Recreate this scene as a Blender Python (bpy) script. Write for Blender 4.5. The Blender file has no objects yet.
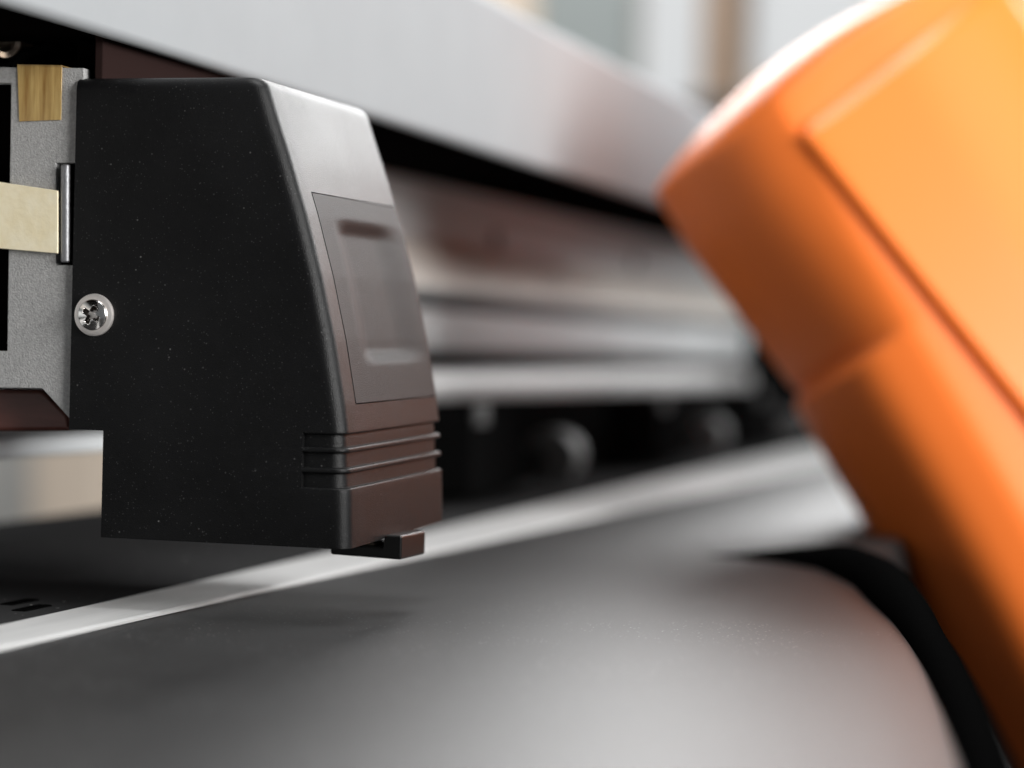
import bpy, bmesh, math, random
from mathutils import Vector, Matrix, noise
random.seed(7)
scene = bpy.context.scene
COL = scene.collection

# ------------------------------------------------------------------ camera frame
F = 2418.0                       # focal length in pixels (85 mm on 36 mm)
VPX, VPY, ROLL = 1195.0, 368.0, 0.029
CZ = 0.055                       # camera height above the platen
X = Vector(((VPX-512)/F, -(VPY-384)/F, -1)).normalized()
Z = Vector((ROLL, 1, 0)); Z = (Z - X*Z.dot(X)).normalized()
Y = Z.cross(X)
R = Matrix((X, Y, Z))            # camera axes -> world (rail = X, into machine = Y, up = Z)
CAM = Vector((0, 0, CZ))

def ray(px, py): return R @ Vector(((px-512)/F, -(py-384)/F, -1))
def at(px, py, ax, v):
    r = ray(px, py); t = (v - CAM[ax]) / r[ax]
    return CAM + r*t
def lerp(a, b, t): return a + (b-a)*t
def sm(a, b, x):
    t = max(0., min(1., (x-a)/(b-a))); return t*t*(3-2*t)
def interp(xs, ys, x):
    if x <= xs[0]: return ys[0] + (ys[1]-ys[0])*(x-xs[0])/(xs[1]-xs[0])
    for i in range(len(xs)-1):
        if x <= xs[i+1]: return lerp(ys[i], ys[i+1], (x-xs[i])/(xs[i+1]-xs[i]))
    return ys[-1] + (ys[-1]-ys[-2])*(x-xs[-1])/(xs[-1]-xs[-2])

# ------------------------------------------------------------------ helpers
def empty(name, loc, label, cat, group=None):
    o = bpy.data.objects.new(name, None); COL.objects.link(o)
    o.location = loc; o.empty_display_size = .01
    o['label'] = label; o['category'] = cat
    if group: o['group'] = group
    return o
def tag(o, label=None, cat=None, group=None, kind=None):
    if label: o['label'] = label
    if cat: o['category'] = cat
    if group: o['group'] = group
    if kind: o['kind'] = kind
    return o
def top(o):
    while o.parent: o = o.parent
    return o
def wloc(o):
    v = Vector((0,0,0))
    while o: v += o.location; o = o.parent
    return v
def obj(name, bm, mat, parent=None, smooth=35, bevel=0, seg=2, origin=None):
    """bm is in world coordinates; links ONE mesh object."""
    bmesh.ops.recalc_face_normals(bm, faces=bm.faces[:])
    if origin is None:
        vs = [v.co for v in bm.verts]
        origin = Vector([(min(c[i] for c in vs)+max(c[i] for c in vs))/2 for i in range(3)])
    bmesh.ops.translate(bm, vec=-origin, verts=bm.verts[:])
    me = bpy.data.meshes.new(name); bm.to_mesh(me); bm.free()
    o = bpy.data.objects.new(name, me); COL.objects.link(o)
    if mat: me.materials.append(mat)
    if parent:
        o.parent = parent; o.location = origin - wloc(parent)
    else: o.location = origin
    for p in me.polygons: p.use_smooth = True
    me.set_sharp_from_angle(angle=math.radians(smooth))
    if bevel:
        b = o.modifiers.new('bevel', 'BEVEL'); b.width = bevel; b.segments = seg
        b.limit_method = 'ANGLE'; b.angle_limit = math.radians(35); b.harden_normals = True
    return o
def B(): return bmesh.new()
def box(bm, lo, hi):
    vs = [bm.verts.new((x,y,z)) for x in (lo[0],hi[0]) for y in (lo[1],hi[1]) for z in (lo[2],hi[2])]
    for f in ((0,1,3,2),(4,6,7,5),(0,4,5,1),(2,3,7,6),(0,2,6,4),(1,5,7,3)): bm.faces.new([vs[i] for i in f])
    return vs
def prism(bm, pts, vec):
    """polygon of world points extruded along vec"""
    a = [bm.verts.new(p) for p in pts]; b = [bm.verts.new(Vector(p)+Vector(vec)) for p in pts]
    n = len(pts)
    f1 = bm.faces.new(a); f2 = bm.faces.new(b[::-1])
    for i in range(n): bm.faces.new((a[i], b[i], b[(i+1)%n], a[(i+1)%n]))
def cyl(bm, p0, p1, r, n=24, r1=None):
    p0 = Vector(p0); p1 = Vector(p1); r1 = r if r1 is None else r1
    d = (p1-p0).normalized(); u = d.orthogonal().normalized(); w = d.cross(u)
    a = [bm.verts.new(p0 + (u*math.cos(t)+w*math.sin(t))*r) for t in (2*math.pi*i/n for i in range(n))]
    b = [bm.verts.new(p1 + (u*math.cos(t)+w*math.sin(t))*r1) for t in (2*math.pi*i/n for i in range(n))]
    bm.faces.new(a); bm.faces.new(b[::-1])
    for i in range(n): bm.faces.new((a[i], b[i], b[(i+1)%n], a[(i+1)%n]))
def lathe(bm, c, axis, prof, n=48):
    """prof: (radius, height along axis)"""
    c = Vector(c); d = Vector(axis).normalized(); u = d.orthogonal().normalized(); w = d.cross(u)
    rings = []
    for r, h in prof:
        rings.append([bm.verts.new(c + d*h + (u*math.cos(t)+w*math.sin(t))*r) for t in (2*math.pi*i/n for i in range(n))])
    for a, b in zip(rings, rings[1:]):
        for i in range(n): bm.faces.new((a[i], a[(i+1)%n], b[(i+1)%n], b[i]))
    bm.faces.new(rings[0]); bm.faces.new(rings[-1])
def sheet_x(bm, prof, x0, x1):
    """closed (y,z) profile extruded along the rail"""
    prism(bm, [(x0, y, z) for y, z in prof], (x1-x0, 0, 0))

# ------------------------------------------------------------------ materials
def mat(name, col, rough=.5, metal=0., spec=.5, bump=0., bscale=2000., var=0., vscale=60., stretch=(1,1,1),
        dust=0., dscale=900., coat=0., var2=None, emis=None, rvar=0., dcol=.7, grain=None):
    m = bpy.data.materials.new(name); m.use_nodes = True
    nt = m.node_tree; N = nt.nodes; L = nt.links
    b = N['Principled BSDF']
    b.inputs['Base Color'].default_value = (*col, 1); b.inputs['Roughness'].default_value = rough
    b.inputs['Metallic'].default_value = metal; b.inputs['Specular IOR Level'].default_value = spec
    b.inputs['Coat Weight'].default_value = coat
    tc = N.new('ShaderNodeTexCoord'); mp = N.new('ShaderNodeMapping'); mp.inputs['Scale'].default_value = stretch
    L.new(tc.outputs['Object'], mp.inputs['Vector'])
    out = None
    if var or var2:
        n = N.new('ShaderNodeTexNoise'); n.inputs['Scale'].default_value = vscale; n.inputs['Detail'].default_value = 6
        n.inputs['Roughness'].default_value = .65
        L.new(mp.outputs[0], n.inputs['Vector'])
        r = N.new('ShaderNodeMapRange'); r.inputs['From Min'].default_value = .3; r.inputs['From Max'].default_value = .7
        L.new(n.outputs[0], r.inputs['Value'])
        mx = N.new('ShaderNodeMix'); mx.data_type = 'RGBA'
        c2 = var2 if var2 else tuple(min(1, c*(1+var)) for c in col); c1 = col if var2 else tuple(c*(1-var) for c in col)
        mx.inputs['A'].default_value = (*c1, 1); mx.inputs['B'].default_value = (*c2, 1)
        L.new(r.outputs[0], mx.inputs['Factor']); out = mx.outputs['Result']
        if rvar:
            r2 = N.new('ShaderNodeMapRange'); r2.inputs['From Min'].default_value = .3; r2.inputs['From Max'].default_value = .7
            r2.inputs['To Min'].default_value = rough-rvar; r2.inputs['To Max'].default_value = rough+rvar
            L.new(n.outputs[0], r2.inputs['Value']); L.new(r2.outputs[0], b.inputs['Roughness'])
    layers = ([(dust, dscale, dcol, True)] if dust else []) + ([(*grain, False)] if grain else [])
    for dust, dscale, dcol, patchy in layers:
        v = N.new('ShaderNodeTexVoronoi'); v.inputs['Scale'].default_value = dscale; v.inputs['Randomness'].default_value = 1
        m2 = N.new('ShaderNodeMapping'); m2.inputs['Rotation'].default_value = (.63,.41,.87); m2.inputs['Location'].default_value = (.0137,.0071,.0213)
        L.new(tc.outputs['Object'], m2.inputs['Vector']); L.new(m2.outputs[0], v.inputs['Vector'])
        r = N.new('ShaderNodeMapRange'); r.inputs['From Min'].default_value = .10; r.inputs['From Max'].default_value = .2
        r.inputs['To Min'].default_value = 1; r.inputs['To Max'].default_value = 0
        L.new(v.outputs['Distance'], r.inputs['Value'])
        sx = N.new('ShaderNodeSeparateColor'); L.new(v.outputs['Color'], sx.inputs[0])
        g = N.new('ShaderNodeMapRange'); g.inputs['From Min'].default_value = 1-dust; g.inputs['From Max'].default_value = 1
        L.new(sx.outputs[0], g.inputs['Value'])
        # patches where dust gathers
        n2 = N.new('ShaderNodeTexNoise'); n2.inputs['Scale'].default_value = 45; L.new(tc.outputs['Object'], n2.inputs['Vector'])
        g2 = N.new('ShaderNodeMapRange'); g2.inputs['From Min'].default_value = .4; g2.inputs['From Max'].default_value = .65
        L.new(n2.outputs[0], g2.inputs['Value'])
        mu = N.new('ShaderNodeMath'); mu.operation = 'MULTIPLY'; L.new(r.outputs[0], mu.inputs[0]); L.new(g.outputs[0], mu.inputs[1])
        mu2 = N.new('ShaderNodeMath'); mu2.operation = 'MULTIPLY'; L.new(mu.outputs[0], mu2.inputs[0]); mu2.inputs[1].default_value = 1
        if patchy: L.new(g2.outputs[0], mu2.inputs[1])
        mx = N.new('ShaderNodeMix'); mx.data_type = 'RGBA'
        if out: L.new(out, mx.inputs['A'])
        else: mx.inputs['A'].default_value = (*col, 1)
        mx.inputs['B'].default_value = (dcol, dcol*.99, dcol*.97, 1)
        L.new(mu2.outputs[0], mx.inputs['Factor']); out = mx.outputs['Result']
    if out: L.new(out, b.inputs['Base Color'])
    if bump:
        n = N.new('ShaderNodeTexNoise'); n.inputs['Scale'].default_value = bscale; n.inputs['Detail'].default_value = 3
        L.new(mp.outputs[0], n.inputs['Vector'])
        bp = N.new('ShaderNodeBump'); bp.inputs['Strength'].default_value = bump; bp.inputs['Distance'].default_value = .0004
        L.new(n.outputs[0], bp.inputs['Height']); L.new(bp.outputs[0], b.inputs['Normal'])
    if emis:
        b.inputs['Emission Color'].default_value = (*emis[0], 1); b.inputs['Emission Strength'].default_value = emis[1]
    return m

M = dict(
    cover=mat('black_plastic', (.006,.006,.0063), .36, spec=.18, bump=.28, bscale=4200, var=.35, vscale=35, dust=.13, dscale=900, rvar=.04, dcol=.22, grain=(.7, 1500, .07)),
    cover_smooth=mat('black_panel', (.006,.006,.0062), .54, spec=.30, bump=.4, bscale=4200, dust=.06, dscale=1100, dcol=.2, grain=(.3, 1900, .04)),
    foot=mat('black_gloss', (.005,.005,.005), .32, spec=.3),
    plate=mat('cast_metal', (.40,.395,.39), .6, metal=.15, bump=.6, bscale=2600, var=.22, vscale=1700, dust=.12, dscale=900),
    pin=mat('steel_pin', (.28,.28,.29), .5, metal=.8, bump=.3, bscale=900),
    strap=mat('cream_plastic', (.86,.74,.48), .5, var2=(.94,.86,.66), vscale=160, bump=.2, bscale=700),
    tape=mat('amber_tape', (.22,.10,.018), .3, var2=(.62,.44,.17), vscale=520, stretch=(1,1,.07), coat=.5, bump=.3, bscale=600),
    chrome=mat('screw_steel', (.86,.83,.80), .17, metal=1),
    recess=mat('screw_recess', (.10,.085,.075), .3, metal=1),  # recess shade and grime put into a darker metal
    washer=mat('washer_steel', (.80,.75,.72), .45, metal=.8, bump=.1, bscale=2500),
    dark=mat('dark_interior', (.003,.0025,.0025), .8, spec=.0),
    brown=mat('dark_block', (.022,.013,.012), .6, spec=.0),
    guard=mat('brown_guard', (.12,.042,.032), .4, var=.3, vscale=30, stretch=(.2,1,6)),
    bolt=mat('dark_bolt', (.42,.34,.27), .28, metal=.9),
    rail=mat('silver_paint', (.31,.322,.332), .75, spec=.02, bump=.08, bscale=4500, var=.03, vscale=25),
    alu=mat('satin_aluminium', (.52,.54,.55), .7, spec=.2, metal=.0, var=.06, vscale=14, stretch=(.15,1,1)),
    alu_warm=mat('reflection_tint_aluminium', (.78,.74,.69), .42, metal=.35, var=.10, vscale=16),  # warm reflection on the beam facet put into its base colour
    rod=mat('ground_steel', (.46,.46,.46), .55, metal=.3),
    platen=mat('dark_platen', (.019,.019,.0193), .47, spec=.26, bump=.12, bscale=2600, var=.25, vscale=30, stretch=(.2,1,1), dust=.8, dscale=800, dcol=.5, grain=(.4, 1500, .12)),
    bed=mat('rear_bed', (.030,.030,.0305), .55, spec=.0, bump=.2, bscale=1600, dust=.16, dscale=420),
    strip=mat('white_strip', (.52,.52,.515), .4, var=.14, vscale=160, stretch=(.06,1,1)),
    rubber=mat('black_rubber', (.004,.004,.004), .8, spec=.0),
    matte_black=mat('flat_black', (.003,.003,.003), .9, spec=0),  # flat black of the slots, the added shade band and block
    roller=mat('grey_roller', (.045,.045,.045), .6, spec=.2),
    orange=mat('orange_plastic', (.92,.20,.032), .45, spec=.3, bump=.05, bscale=500),
    lid=mat('orange_lid', (.92,.21,.03), .32, spec=.35),
    wall=mat('wall_paint', (.62,.62,.60), .8, var=.05, vscale=2),
    wood=mat('brown_wood', (.24,.17,.12), .6, var=.3, vscale=6, stretch=(4,4,.5)),
    beige=mat('pale_wood', (.60,.51,.42), .6, var=.15, vscale=5),
    teal=mat('grey_green_panel', (.25,.28,.28), .6, var=.1, vscale=4),
    bench=mat('bench_top', (.07,.045,.04), .45, var=.3, vscale=12),
    frame=mat('window_frame', (.5,.48,.45), .6),
    pane=mat('window_daylight', (.1,.1,.1), .5, emis=((.95,.98,1.0), .57)),
    ledge=mat('dark_ledge', (.05,.045,.042), .6),
)

# ------------------------------------------------------------------ CARRIAGE (slides along the rail)
XH = (CAM + ray(200,310)*.48).x          # left face of the black cover
W = .064
def fy(px, py): p = at(px, py, 0, XH); return p.y, p.z
front_trace = [(262,76),(272,110),(287,158),(303,214),(318,275),(331,340),(341,405),(345,440),(347,490),(348,552)]
ft = sorted([fy(*q)[::-1] for q in front_trace])
FZ = [t[0] for t in ft]; FY = [t[1] for t in ft]
def yfront(z): return interp(FZ, FY, z)
ztop = at(180,76.5,0,XH).z; zbot = at(225,543.5,0,XH).z
zstep = at(88,430,0,XH).z
yb_hi, yb_lo = at(73,250,0,XH).y, at(102,485,0,XH).y
gz = [at(322,y,0,XH).z for y in (434.5,447.5,453,468,473.5,488)]   # groove edges, top to bottom
ygs = at(302,460,0,XH).y
G = .0011
XP0, XP1 = XH+.0085, XH+W-.0035
pt = at(313,192,0,XP0); pb = at(347,405,0,XP0)
ZP1, ZP0 = pt.z, pb.z
carriage = empty('cutter_carriage', (XH, yfront(zbot), zbot),
    'black plastic cutting head with steel screw, hanging above the white strip', 'cutting head')

def taper(x, z): return z + (x-XH)/W*.0018*max(0, (ztop-z)/(ztop-zbot))
def cover():
    bm = B(); r = .0032; NA = 7
    lev = []
    RR = .00042
    def groove(z):
        if any(gz[2*k+1] < z < gz[2*k] for k in range(3)): return G
        d = min(abs(z-q) for q in gz)
        return RR-math.sqrt(RR*RR-(RR-d)**2) if d < RR else 0.
    zs = set()
    n = 70
    for i in range(n+1): zs.add(lerp(zbot, ztop-.0024, i/n))
    zs = sorted(zs)
    special = []
    for gi, g in enumerate(gz):
        sg = 1 if gi % 2 == 0 else -1          # solid side of the edge
        special += [g-1e-5*sg, g+1e-5*sg] + [g+sg*RR*q for q in (.08,.18,.32,.5,.72,1.)]
    special += [ZP0-1e-5, ZP0+1e-5, ZP1-1e-5, ZP1+1e-5, zstep-1e-5, zstep+1e-5]
    zs = [z for z in zs if min(abs(z-s) for s in special) > 4e-4 or z in (zs[0],)] + special
    zs = sorted(zs)
    zs = [z for i, z in enumerate(zs) if i == 0 or z-zs[i-1] > 4e-6]
    levels = [(z, 0.) for z in zs]
    rt = .0024
    for k in range(1, 7):
        a = k/6*math.pi/2
        levels.append((ztop - rt + rt*math.sin(a), rt*(1-math.cos(a))))
    xs_front = [XP0-1e-5, XP0+1e-5]
    for i in range(1, 10): xs_front.append(lerp(XP0, XP1, i/10))
    xs_front += [XP1-1e-5, XP1+1e-5]
    rings = []
    for z, e in levels:
        yb = yb_hi if z > zstep else yb_lo
        g = groove(z)
        yf = yfront(z) + e + g
        xl, xr = XH+e, XH+W-e
        rr = max(r-e*.6, .0012); yg = max(ygs, yf+rr+.0006)
        P = [(xl, yb), (xl, lerp(yb, yg, .5)), (xl, yg+1e-5), (xl+g, yg-1e-5)]
        cx, cy = xl+g+rr, yf+rr
        for k in range(NA+1):
            a = math.pi + k/NA*math.pi/2
            P.append((cx+rr*math.cos(a), cy+rr*math.sin(a)))
        for x in xs_front:
            rec = .003 if (XP0 < x < XP1 and ZP0 < z < ZP1) else 0.
            P.append((x, yf+rec))
        cx = xr-rr-g*.6
        for k in range(NA+1):
            a = -math.pi/2 + k/NA*math.pi/2
            P.append((cx+rr*math.cos(a), cy+rr*math.sin(a)))
        P.append((xr, yb))
        rings.append([bm.verts.new((x, y, taper(x, z))) for x, y in P])
    m = len(rings[0])
    for a, b in zip(rings, rings[1:]):
        for i in range(m): bm.faces.new((a[i], a[(i+1)%m], b[(i+1)%m], b[i]))
    bm.faces.new(rings[0]); bm.faces.new(rings[-1])
    return obj('cover', bm, M['cover'], carriage, smooth=38)
cov = cover()

def panel():
    bm = B(); g = .00022
    nx, nz = 44, 90
    x0, x1, z0, z1 = XP0+g, XP1-g*.5, ZP0+g, ZP1-g
    d0, d1 = XP0+.0095, XP1-.0035
    dz1 = at(340,217,0,XP0+.012).z; dz0 = at(372,368,0,XP0+.012).z
    grid = []
    for j in range(nz+1):
        z = lerp(z0, z1, j/nz); row = []
        for i in range(nx+1):
            x = lerp(x0, x1, i/nx)
            mx = sm(d0-.003, d0+.009, x)*(1-sm(d1-.014, d1+.003, x))
            mz = sm(dz0, dz0+.0036, z)*(1-sm(dz1-.0042, dz1, z))
            row.append(bm.verts.new((x, yfront(z)-.00008+.0017*mx*mz, taper(x, z))))
        grid.append(row)
    for j in range(nz):
        for i in range(nx): bm.faces.new((grid[j][i], grid[j][i+1], grid[j+1][i+1], grid[j+1][i]))
    edge = [e for e in bm.edges if e.is_boundary]
    ret = bmesh.ops.extrude_edge_only(bm, edges=edge)
    for v in ret['geom']:
        if isinstance(v, bmesh.types.BMVert): v.co.y += .0025
    return obj('front_panel', bm, M['cover_smooth'], carriage, smooth=40)
panel()

# blade foot under the front of the cover
bm = B(); xf = XH+.022
a = at(330,551,0,xf); b = at(401,560,0,xf); c = at(401,527,0,xf)
zp = b.z
prism(bm, [(xf,b.y,zp),(xf,a.y,zp+.0004),(xf,a.y,zp+.0028),(xf,b.y+.0042,zp+.0024),(xf,b.y+.0036,zbot+.0014),(xf,b.y,zbot+.0014)], (.016,0,0))
foot = obj('blade_foot', bm, M['foot'], carriage, bevel=.0005)
bm = B(); lathe(bm, (xf+.006, lerp(a.y,b.y,.45), b.z+.0016), (0,0,1), [(.0028,0),(.0028,.0012),(.0016,.0018),(.0016,.0035)], 20)
obj('blade_holder', bm, M['bolt'], carriage)
bm = B(); t = at(155,545,0,XH+.03); box(bm, (XH+.02, t.y-.004, zbot-.0012), (XH+.034, t.y+.004, zbot+.001)); obj('guide_shoe', bm, M['foot'], carriage, bevel=.0004)

# metal mounting plate at the left of the cover
xpl = XH+.0012
def poly(pts, x): return [at(px, py, 0, x) for px, py in pts]
bm = B()
prism(bm, poly([(-90,66),(84,68),(84,163),(56,163),(56,265),(84,265),(84,430),(69,418),(42,388.5),(-90,386.5),(-90,351),(7,351),(11,83),(-90,83)], xpl), (.003,0,0))
pl = obj('mounting_plate', bm, M['plate'], carriage, bevel=.0002)
# dark body of the carriage behind plate and cover
bm = B(); p0 = at(-90,120,0,xpl+.009); p1 = at(84,384,0,xpl+.009)
box(bm, (xpl+.009, p1.y-.02, p1.z+.001), (xpl+.05, p0.y+.02, at(0,78,0,xpl).z)); obj('rear_body', bm, M['dark'], carriage, bevel=.0005)
bm = B(); q0 = at(101,40,0,XH+.012); q1 = at(79,40,0,XH+.008)
prism(bm, [at(76,36,0,XH+.006), at(97,44,0,XH+.006), at(104,92,0,XH+.006), at(76,92,0,XH+.006)], (.02,0,0)); obj('rear_post', bm, M['dark'], carriage, bevel=.0008)
bm = B(); u0 = at(104,30,1,.2135); box(bm, (u0.x, .2135, ztop-.02), (u0.x+.09, .2155, ztop+.012)); obj('rear_shield', bm, M['brown'], carriage, bevel=.0004)

bm = B(); prism(bm, poly([(-90,388),(40,389.5),(46,393),(68,416),(70,431),(0,431.5),(-90,434)], xpl+.008), (.06,0,0)); obj('lower_guard', bm, M['guard'], carriage, bevel=.001)
# steel pin standing in the slot, cream strap clamped to it
bm = B(); cyl(bm, at(66,164.5,0,xpl-.0002), at(66,262.5,0,xpl-.0002), .00105, 20)
obj('clamp_pin', bm, M['pin'], carriage, bevel=.0004)
bm = B(); box(bm, (xpl+.0025, at(78,200,0,xpl).y, at(66,268,0,xpl).z), (xpl+.0035, at(54,200,0,xpl).y, at(66,160,0,xpl).z)); obj('slot_back', bm, M['dark'], carriage)
bm = B(); prism(bm, poly([(-90,170),(0,182),(57.5,190.5),(57.5,253.5),(0,248.5),(-90,240)], xpl-.0012), (.0009,0,0))
obj('cream_strap', bm, M['strap'], carriage, bevel=.00015)
bm = B(); prism(bm, poly([(17,65.5),(62,66.5),(61,120),(40,120.7),(19,121.5)], xpl-.0003), (.00025,0,0))
prism(bm, [at(17,65.3,0,xpl-.0003), at(62,66.3,0,xpl-.0003), at(62,65.3,0,xpl-.0003), at(17,64.3,0,xpl-.0003)], (.0045,0,0))
obj('amber_tape', bm, M['tape'], carriage, bevel=.0001)

# cross-head screw with washer
sc = at(95,315,0,XH-.0001)
scr = B(); lathe(scr, sc, (-1,0,0), [(.0042,0),(.0043,.0003),(.0042,.0007),(.0038,.0009),(.0029,.00092)], 56)
screw = obj('screw', scr, M['washer'], carriage, bevel=0)
bm = B(); n, k = 72, 26; rings = []; ang = .5; rad = .0032
for j in range(k+1):
    rr = rad*j/k
    ring = []
    for i in range(n):
        t = 2*math.pi*i/n; y, z = rr*math.cos(t), rr*math.sin(t)
        h = .0009 + .0013*math.sqrt(max(0., 1-(rr/rad)**2*.92)) if j < k else .0007
        ca, sa = math.cos(ang), math.sin(ang); a, b_ = abs(y*ca+z*sa), abs(-y*sa+z*ca)
        w_ = .00036
        cr = max((1-sm(w_, w_+.0002, a))*(1-sm(.0016, .0020, b_)), (1-sm(w_, w_+.0002, b_))*(1-sm(.0016, .0020, a)))
        cr = max(cr, 1-sm(.0006, .00085, rr))
        h -= cr*(.0005+.0014*max(0, 1-rr/.0021))
        ring.append(bm.verts.new((sc.x-h, sc.y+y, sc.z+z)))
    rings.append(ring)
for j in range(1, k):
    for i in range(n): bm.faces.new((rings[j][i], rings[j][(i+1)%n], rings[j+1][(i+1)%n], rings[j+1][i]))
bm.faces.new(rings[1])
for v in rings[0]: bm.verts.remove(v)
sh = obj('screw_head', bm, M['chrome'], screw, smooth=50)
sh.data.materials.append(M['recess'])
for p in sh.data.polygons:
    y_, z_ = p.center.y, p.center.z; rr = math.hypot(y_, z_)
    a_, b_ = abs(y_*math.cos(ang)+z_*math.sin(ang)), abs(-y_*math.sin(ang)+z_*math.cos(ang))
    if rr < .0019 and (a_ < .0005 or b_ < .0005 or rr < .0008): p.material_index = 1
# dark bolt and hose above the plate
bl = at(9,42,0,XH+.012)
bm = B(); lathe(bm, bl, (-1,0,0), [(.0036,-.004),(.0036,0),(.0034,.0012),(.0024,.0018),(.0012,.0010),(.0006,.0009)], 28); obj('bolt', bm, M['bolt'], carriage)
bm = B()
pts = [at(-20,75,0,XH+.011), at(12,66,0,XH+.011), at(24,54,0,XH+.012), at(50,46,0,XH+.014), at(74,44,0,XH+.018)]
for p, q in zip(pts, pts[1:]): cyl(bm, p, q, .0011, 12)
obj('thin_hose', bm, M['rubber'], carriage)

# ------------------------------------------------------------------ MACHINE
cutter = empty('vinyl_cutter', (.6, .2, 0), 'vinyl cutter with long silver rail cover, dark glossy bed and white cutting strip', 'vinyl cutter')
YR = .2057
YR = at(90,618,2,0).y
X0, X1 = .15, 1.58
# --- long silver rail cover
zl = at(300,94.5,1,YR).z; 
zt = at(600,58,1,YR).z
zl2 = at(640,195,1,YR).z
prof = []
r = .0022
for k in range(7):
    a = math.pi/2 + math.pi/2*k/6       # rounded lower lip, from inside to the face
    prof.append((YR + r + r*math.cos(a), zl + r - r*math.sin(a)))
prof += [(YR, zt-.0008), (YR+.0010, zt+.0007)]
prof += [(YR+.010, zt+.0060), (YR+.013, zt+.0066), (YR+.10, zt+.0066), (YR+.10, zl+.02), (YR+.098, zl+.02), (YR+.098, zt+.0040), (YR+.012, zt+.0040), (YR+.0030, zt-.002), (YR+.0030, zl+.004), (YR+.0034, zl+.0008)]
bm = B(); sheet_x(bm, prof, X0, X1)
obj('rail_cover', bm, M['rail'], cutter, smooth=30)
# --- beam behind the carriage: facets found at pixel column 560
YB = .275
def zb(py, y=YB): return at(560, py, 1, y).z
back = YB+.05
bm = B(); sheet_x(bm, [(YB+.004,zb(209)),(back,zb(209)),(back,zb(312)),(YB+.002,zb(312)),(YB-.010,zb(306)),(YB-.010,zb(300)),(YB,zb(262)),(YB,zb(211)),(YB+.004,zb(209))], X0, X1)
obj('beam', bm, M['alu'], cutter, smooth=25, bevel=.0006)
bm = B(); sheet_x(bm, [(YB-.0122,zb(303)),(YB-.0022,zb(264)),(YB-.0004,zb(264)),(YB-.0104,zb(303))], X0, X1)
obj('beam_trim', bm, M['alu_warm'], cutter, bevel=.0003)
bm = B(); sheet_x(bm, [(YB-.002,zb(318)),(YB-.0045,zb(326)),(YB-.0045,zb(346)),(YB-.002,zb(354)),(back-.01,zb(354)),(back-.01,zb(318))], X0, X1)
obj('guide_rail', bm, M['alu'], cutter, bevel=.0008)
bm = B(); sheet_x(bm, [(YB+.008,zb(312.5)),(back-.002,zb(312.5)),(back-.002,zb(400)),(YB+.008,zb(400))], X0, X1)
obj('beam_core', bm, M['dark'], cutter)
bm = B(); zc = (zb(368)+zb(404))/2; rr = (zb(368)-zb(404))/2
sheet_x(bm, [(YB-.002+rr*.8*math.cos(t), zc+rr*math.sin(t)) for t in (2*math.pi*i/32 for i in range(32))], X0, X1)
obj('front_rod', bm, M['rod'], cutter, smooth=40)
bm = B(); sheet_x(bm, [(YB+.001,zb(404.6)),(back-.012,zb(404.6)),(back-.012,zb(417)),(YB+.001,zb(417))], X0, X1)
obj('lower_rail', bm, M['alu'], cutter, bevel=.001)
# dark back of the covered channel above the beam
bm = B(); sheet_x(bm, [(YB+.0005,zb(208.7)),(YB+.014,zb(208.7)),(YB+.014,zt+.003),(YB+.010,zt+.003),(YB+.009,zl+.006),(YR+.0036,zl+.006),(YR+.0036,zl+.0012),(YB+.006,zl+.0012),(YB+.006,zb(196))], X0, X1)
obj('channel_back', bm, M['dark'], cutter)
# holes (countersunk screws) in the beam face
for px, py in ((495,240),(635,262)):
    bm = B(); c = at(px,py,1,YB-.0002); lathe(bm, c, (0,-1,0), [(.004,0),(.004,.0006),(.0028,.0012),(.0015,.0012),(.0013,.0002)], 24)
    obj('beam_screw', bm, M['dark'], cutter)

bm = B(); box(bm, (1.50,.185,-.03), (1.56,.36,zl+.0005)); obj('side_frame', bm, M['rubber'], cutter, bevel=.002)
# --- platen: white strip, rear bed, front apron
su = [at(0,630,2,0), at(320,557,2,0), at(420,527,2,0), at(800,450,2,0)]
sl = [at(0,653,2,0), at(380,561,2,0), at(420,554,2,0), at(810,470,2,0)]
ymid = (su[2].y+sl[2].y)/2
def edge(p, q, x): return p.y + (q.y-p.y)*(x-p.x)/(q.x-p.x)
bm = B(); rings = []
for x in (X0, X1):
    yu, yl = edge(su[0], su[3], x), edge(sl[0], sl[3], x)
    rings.append([bm.verts.new((x, y_, z_)) for y_, z_ in ((yl,.0002),(yl,.0007),(yl+.0005,.0011),(yu-.0005,.0011),(yu,.0007),(yu,.0002))])
for i in range(6): bm.faces.new((rings[0][i], rings[0][(i+1)%6], rings[1][(i+1)%6], rings[1][i]))
bm.faces.new(rings[0]); bm.faces.new(rings[1])
obj('cutting_strip', bm, M['strip'], cutter)
yback = at(0,522,2,0).y
bm = B(); sheet_x(bm, [(ymid+.0004,-.03),(ymid+.0004,-.0004),(ymid+.0010,0),(yback-.02,0),(yback-.004,.0006),(yback,-.003),(yback,-.03)], X0, X1)
obj('rear_bed', bm, M['bed'], cutter, smooth=40)
for px, py in ((32,607),(20,601),(163,589)):
    c = at(px,py,2,.0003); bm = B(); box(bm, (c.x-.006,c.y-.0016,-.002),(c.x+.006,c.y+.0016,.0003)); obj('vacuum_slot', bm, M['matte_black'], cutter, bevel=.0003)

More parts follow.
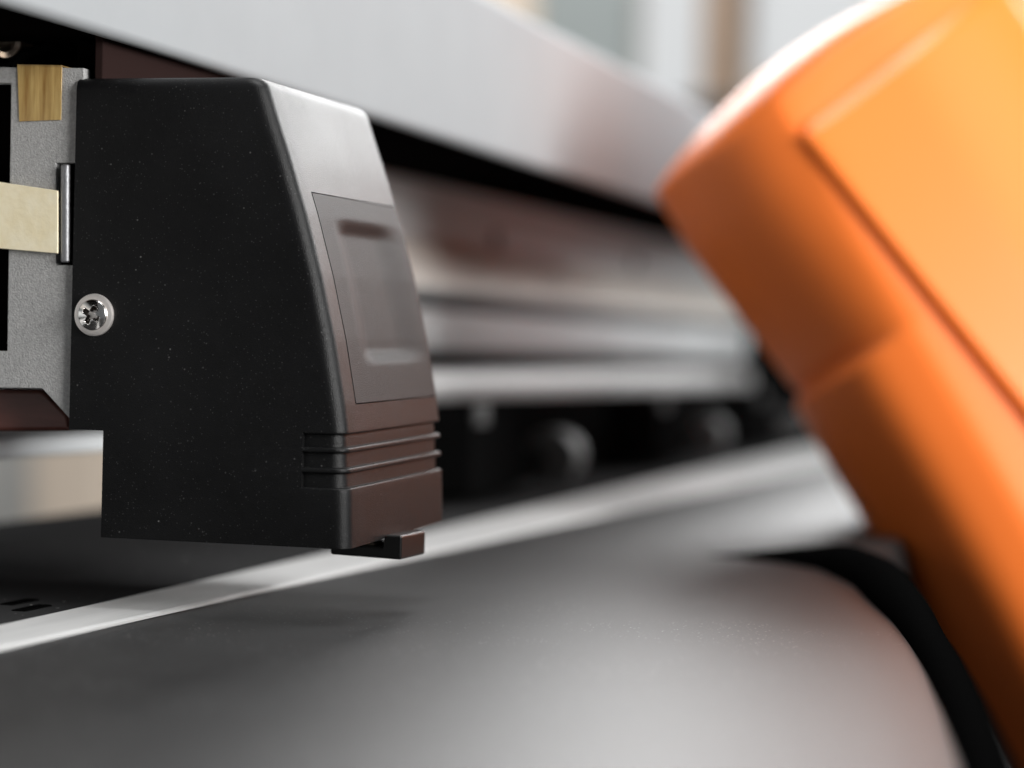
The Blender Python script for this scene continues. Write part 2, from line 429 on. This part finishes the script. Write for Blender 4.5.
arc = [at(px,py,2,0) for px, py in ((705,556),(750,558),(795,562),(840,568),(878,585),(912,620),(942,668),(963,712),(985,768),(1003,830),(1020,910))]
arc = [Vector((p.x,p.y)) for p in arc]
cum = [0]
for p, q in zip(arc, arc[1:]): cum.append(cum[-1]+(q-p).length)
def sdist(p):
    best = None
    for i in range(len(arc)-1):
        a, b = arc[i], arc[i+1]; d = b-a
        t = max(0, min(1, (p-a).dot(d)/d.length_squared)); q = a+d*t; dist = (p-q).length
        if best is None or dist < best[0]-1e-9:
            side = d.x*(p.y-a.y)-d.y*(p.x-a.x)
            best = (dist, side, cum[i]+d.length*t)
    return (best[0] if best[1] > 0 else -best[0]), best[2]
def apron():
    bm = B(); nx, ny = 360, 210
    ya, yb = ymid, -.16
    grid = []
    for i in range(nx+1):
        x = .18 + (1.45-.18)*(i/nx)**1.15
        row = []
        for j in range(ny+1):
            y = lerp(ya, yb, (j/ny)**1.0)
            s, u = sdist(Vector((x, y)))
            D = .012*sm(.04, .10, u) + .085*sm(.105, .17, u)
            fade = sm(0, .05, u)
            w_ = .014; sl_ = .14
            if s <= -w_: d = 0
            elif s <= 0: d = sl_/(2*w_)*(s+w_)**2*fade
            else: d = (sl_*w_/2 + sl_*min(s, .03))*fade + D*1.25*sm(0, .02, s)
            d = max(d, .13*(1-sm(.070, .088, y))*sm(.006, .03, s))
            z = -d
            row.append(bm.verts.new((x, y, z)))
        grid.append(row)
    for i in range(nx):
        for j in range(ny): bm.faces.new((grid[i][j], grid[i][j+1], grid[i+1][j+1], grid[i+1][j]))
    ret = bmesh.ops.extrude_edge_only(bm, edges=[e for e in bm.edges if e.is_boundary])
    for v in ret['geom']:
        if isinstance(v, bmesh.types.BMVert): v.co.z = -.15
    return obj('front_platen', bm, M['platen'], cutter, smooth=60)
apron()
def matte_black():  # black band modelled in place of the shade beside the orange cover
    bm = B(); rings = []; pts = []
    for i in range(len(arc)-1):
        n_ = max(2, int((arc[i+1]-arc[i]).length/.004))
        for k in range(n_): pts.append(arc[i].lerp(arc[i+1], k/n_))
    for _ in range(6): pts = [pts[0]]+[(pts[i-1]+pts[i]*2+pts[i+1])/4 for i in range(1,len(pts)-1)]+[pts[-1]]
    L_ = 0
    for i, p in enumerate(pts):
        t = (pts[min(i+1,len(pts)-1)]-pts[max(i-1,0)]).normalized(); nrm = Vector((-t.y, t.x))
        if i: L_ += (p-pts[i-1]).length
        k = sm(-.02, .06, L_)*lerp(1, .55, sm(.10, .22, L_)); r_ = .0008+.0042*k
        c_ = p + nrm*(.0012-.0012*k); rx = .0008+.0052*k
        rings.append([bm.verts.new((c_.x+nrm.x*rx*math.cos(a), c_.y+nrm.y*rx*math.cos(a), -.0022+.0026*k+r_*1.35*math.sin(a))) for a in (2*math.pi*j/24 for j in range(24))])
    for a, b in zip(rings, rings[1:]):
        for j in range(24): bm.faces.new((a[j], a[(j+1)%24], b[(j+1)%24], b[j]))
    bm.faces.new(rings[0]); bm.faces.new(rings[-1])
    return obj('shade_band', bm, M['matte_black'], cutter, smooth=60)
matte_black()
bm = B(); box(bm, (.27,-.07,-.15), (.64,.008,.042)); obj('shade_block', bm, M['matte_black'], cutter, bevel=.008, seg=4)  # unseen black block added to shade the platen rim

# ------------------------------------------------------------------ pinch rollers sliding on the rod
def pinch(label):
    c = at(480,450,1,.245)
    root = empty('pinch_roller', (c.x, .245, 0), label, 'pinch roller', 'pinch rollers standing along the beam')
    bm = B(); x = c.x
    p = at(455,404,1,.245); q = at(500,404,1,.245)
    zt_ = p.z
    prism(bm, [(p.x,.238,.004),(p.x,.238,zt_*.9),(p.x+.004,.238,zt_),(q.x,.238,zt_),(q.x+.004,.238,zt_*.55),(q.x+.03,.238,zt_*.5),(q.x+.03,.238,.012),(q.x,.238,.004)], (0,.03,0))
    obj('bracket', bm, M['rubber'], root, bevel=.0015)
    bm = B(); w = at(552,456,1,.238)
    cyl(bm, (w.x-.012,.236,w.z), (w.x+.006,.236,w.z), .0105, 36); obj('roller', bm, M['roller'], root, bevel=.0012)
    bm = B(); cyl(bm, (q.x-.005,.240,w.z), (w.x+.02,.240,w.z), .0028, 16); obj('axle', bm, M['rubber'], root)
    bm = B(); k = at(481,414,1,.2375); box(bm, (k.x-.007,.2365,k.z-.004),(k.x+.007,.2385,k.z+.004)); obj('release_tab', bm, M['roller'], root, bevel=.0008)
    return root
def copy_tree(o, parent=None):
    c = o.copy(); COL.objects.link(c)
    if parent: c.parent = parent
    for ch in list(o.children): copy_tree(ch, c)
    return c
pr = pinch('black pinch roller standing nearest behind the black cutting head')
p2 = copy_tree(pr); p2.location.x += .30; p2['label'] = 'blurred black pinch roller farther down the bed, midway to the orange cover'
p3 = copy_tree(pr); p3.location.x += .56; p3['label'] = 'far pinch roller at the end of the bed, just left of the orange cover'
bm = B(); box(bm, (pr.location.x+.01, .262, .006), (1.50, .272, .0362)); obj('roller_bar', bm, M['rubber'], cutter, bevel=.001)

# ------------------------------------------------------------------ orange end cover
XO = .80
A_ = Vector((.5466, .8374)); B_ = Vector((.8374, -.5466)); O_ = Vector((655,195))
def vleft(u): return interp([0,65,233,243,256,354,529,668,1000],[1,-2,9,13,.5,-3,-12.6,-21.8,-46],u)
def utop(v):  return -46*math.sin(max(0,min(1,(v-0)/420))*math.pi)**.8 if v > 0 else 0
def hgt(u, v):
    """bulge towards the viewer in metres"""
    dl = v - vleft(u); du = u - utop(v)
    H = .056
    t = min(1., max(0., dl/150.)); h = H*(1-(1-t)**2)**.5
    ds = v - (3-.049*u)
    h -= max(0., ds-150)*.00017 + max(0., ds-270)**2*1.1e-6
    tu = min(1., max(0., du/46.)); h2 = .060*(1-(1-tu)**2)**.5
    k = .010
    h = min(h, h2) if abs(h-h2) > k else min(h,h2) - (k-abs(h-h2))**2/(4*k)
    h = max(h, -.14)
    h += .0055*sm(240,258,u)*(1-sm(60,140,dl))*sm(0,12,dl)
    return h
def uv_px(u, v): return O_ + A_*u + B_*v
def vmax(u): return lerp(440, 700, sm(130, 420, u))
def orange_surface(name, mt, parent, us, vs_of, raise_=0., depth=.10, smooth=50):
    bm = B(); grid = []
    for u_ in us:
        row = []
        for v in vs_of(u_):
            u = u_ + (utop(v) if parent_top else 0)*(1-sm(0, 300, u_))
            p = uv_px(u, v); row.append(bm.verts.new(at(p.x, p.y, 0, XO-hgt(u, v)-raise_)))
        grid.append(row)
    for i in range(len(grid)-1):
        for j in range(len(grid[0])-1): bm.faces.new((grid[i][j], grid[i][j+1], grid[i+1][j+1], grid[i+1][j]))
    ret = bmesh.ops.extrude_edge_only(bm, edges=[e for e in bm.edges if e.is_boundary])
    nv = [v for v in ret['geom'] if isinstance(v, bmesh.types.BMVert)]
    for v in nv: v.co.x += depth
    return obj(name, bm, mt, parent, smooth=smooth)
c = at(1000,740,0,XO)
orange = empty('end_cover', (XO, c.y, c.z), 'glossy orange plastic end cover with raised lid, leaning across the right side', 'end cover')
parent_top = True
us = [0,.5,1.5,3,5,8,12,16,21,27,33,40,47,55] + [55+10*i for i in range(1,18)] + [230+2.5*i for i in range(14)] + [270+15*i for i in range(50)]
us = sorted(set(us))
frac = [0,.3,1,2,4,7,11,16,22,29,37,46,56,67,80,94,110,126,140,148,152,160,180,210,260,320,400,480,560,700,900,1100]
orange_surface('cover_body', M['orange'], orange, us, lambda u: [vleft(u)+(f if f <= 210 else 210+(f-210)*(vmax(u)-210)/890) for f in frac])
# raised lid right of the ridge
parent_top = False
def lid_v0(u): return 154 + .098*(u-42)
us2 = [22,22.7,24,26,28.5,31,34,37.5,40] + [45+12*i for i in range(70)]
def lid_vs(u):
    v0 = lid_v0(u) + 16*(1-sm(22,34,u))
    return [v0, v0+1.5, v0+4, v0+9] + [v0+9+ (vmax(u)-30-v0-9)*(i/30)**1.3 for i in range(1,31)]
def lid():
    bm = B(); grid = []
    for u_ in us2:
        row = []
        vs = lid_vs(u_)
        for v in vs:
            u = u_ - 14*sm(150, 400, v)
            dv = v - vs[0]; du = u_ - 22
            rs = .0042*min(1, ((dv+.6)/7))**.5 if dv < 7 else .0042
            rs = min(rs, .0042*min(1, (du+.6)/16)**.5)
            p = uv_px(u, v); row.append(bm.verts.new(at(p.x, p.y, 0, XO-hgt(u, v)-rs)))
        grid.append(row)
    for i in range(len(grid)-1):
        for j in range(len(grid[0])-1): bm.faces.new((grid[i][j], grid[i][j+1], grid[i+1][j+1], grid[i+1][j]))
    ret = bmesh.ops.extrude_edge_only(bm, edges=[e for e in bm.edges if e.is_boundary])
    for v in ret['geom']:
        if isinstance(v, bmesh.types.BMVert): v.co.x += .012
    return obj('raised_lid', bm, M['lid'], orange, smooth=50)
lid()

# ------------------------------------------------------------------ surroundings
def quad_box(name, lo, hi, m, parent=None, bevel=0):
    bm = B(); box(bm, lo, hi); return obj(name, bm, m, parent, bevel=bevel)
tag(quad_box('workbench', (-.6,-1.6,-.30), (2.2,.75,-.27), M['bench']), kind='structure')
XW = 4.0
tag(quad_box('wall', (XW,-3.5,-1.0), (XW+.1,4.5,3.2), M['wall']), kind='structure')
tag(quad_box('floor', (-3,-3.5,-1.05), (XW,4.5,-1.0), M['ledge']), kind='structure')
def wy(px, py=40): return at(px, py, 0, XW-.05)
def slab(name, pxl, pxr, z0, z1, m, depth=.05, x=None, parent=None):
    x = x or XW-.05
    a = at(pxl, 60, 0, x).y; b = at(pxr, 60, 0, x).y
    return quad_box(name, (x, b, z0), (x+depth-.003, a, z1), m, parent, bevel=.004)
zs0 = at(700,98,0,XW-.06).z
w1 = empty('window', (XW-.06, wy(670).y, zs0), 'bright daylit window pane left of the brown wooden post, far behind the rail', 'window')
slab('pane', 640, 704, zs0, 1.6, M['pane'], .02, XW-.06, w1); slab('window_frame', 632, 640.5, zs0, 1.6, M['frame'], .05, XW-.08, w1)
w2 = empty('window', (XW-.06, wy(840).y, zs0), 'wide daylit window right of the brown wooden post, half hidden by the orange cover', 'window')
slab('pane', 752, 2400, zs0+.03, 1.6, M['pane'], .02, XW-.06, w2); slab('sill', 745, 2400, zs0-.01, zs0+.03, M['frame'], .05, XW-.085, w2)
tag(slab('wooden_post', 700, 742, -1.0, 2.2, M['wood'], .08, XW-.13), 'brown wooden post between the two bright windows in the background', 'post')
tag(slab('grey_panel', 535, 632, -1.0, 1.5, M['teal'], .03, XW-.12), 'grey green blurred board in the background above the rail cover', 'board')
tag(slab('wooden_post', 470, 534, -1.0, 2.0, M['beige'], .06, XW-.14), 'pale beige wooden post at the left end of the background, beside the grey green board', 'post')
tag(slab('dark_ledge', 690, 800, zs0-.12, zs0-.015, M['ledge'], .12, XW-.22), 'dark ledge under the windows just above the far rail end', 'ledge')
tag(slab('beige_cupboard', 40, 110, -1.0, .3, M['beige'], .2, XW-.5), 'beige cupboard glimpsed below the beam at the left edge', 'cupboard')

# ------------------------------------------------------------------ light
def area(name, loc, target, size, power, col=(1,1,1), sy=None):
    l = bpy.data.lights.new(name, 'AREA'); l.energy = power; l.size = size; l.color = col
    if sy: l.shape = 'RECTANGLE'; l.size_y = sy
    o = bpy.data.objects.new(name, l); COL.objects.link(o); o.location = loc
    o.rotation_euler = (Vector(target)-Vector(loc)).to_track_quat('-Z', 'Y').to_euler()
    return o
area('window_light', (.7,-1.8,1.0), (.75,.1,.05), 1.3, 15, (1,1,1), 1.3)
area('rear_window_light', (-.3,-1.72,.55), (.6,.1,.05), .9, 64, (1,.995,.98))
area('far_window_light', (3.0,-.74,1.04), (.6,.1,.05), 1.1, 42, (1,1,1), .8)
area('platen_sheen_light', (2.8,.72,.98), (.4,.12,.0), 1.0, 35, (1,1,1), .8)  # lamp added for the sheen on the platen, apart from the windows
area('ceiling_light', (.55,-.1,1.7), (.5,.1,0), .9, 28, (1,1,1))
area('room_light', (2.6,.9,1.9), (4.0,.9,.4), 1.2, 52, (1,.985,.96))
w = bpy.data.worlds.new('World'); scene.world = w; w.use_nodes = True
w.node_tree.nodes['Background'].inputs[0].default_value = (.9,.95,1,1); w.node_tree.nodes['Background'].inputs[1].default_value = .12

# ------------------------------------------------------------------ camera
cd = bpy.data.cameras.new('camera'); cam = bpy.data.objects.new('camera', cd); COL.objects.link(cam)
cd.sensor_width = 36; cd.lens = F/1024*36; cd.clip_start = .01; cd.clip_end = 100
mw = R.to_4x4(); mw.translation = CAM; cam.matrix_world = mw
cd.dof.use_dof = True; cd.dof.focus_distance = .482; cd.dof.aperture_fstop = (cd.lens/1000)/.0105; cd.dof.aperture_blades = 0
scene.camera = cam
vs = scene.view_settings
vs.view_transform = 'Standard'; vs.look = 'None'; vs.exposure = 0; vs.gamma = 1
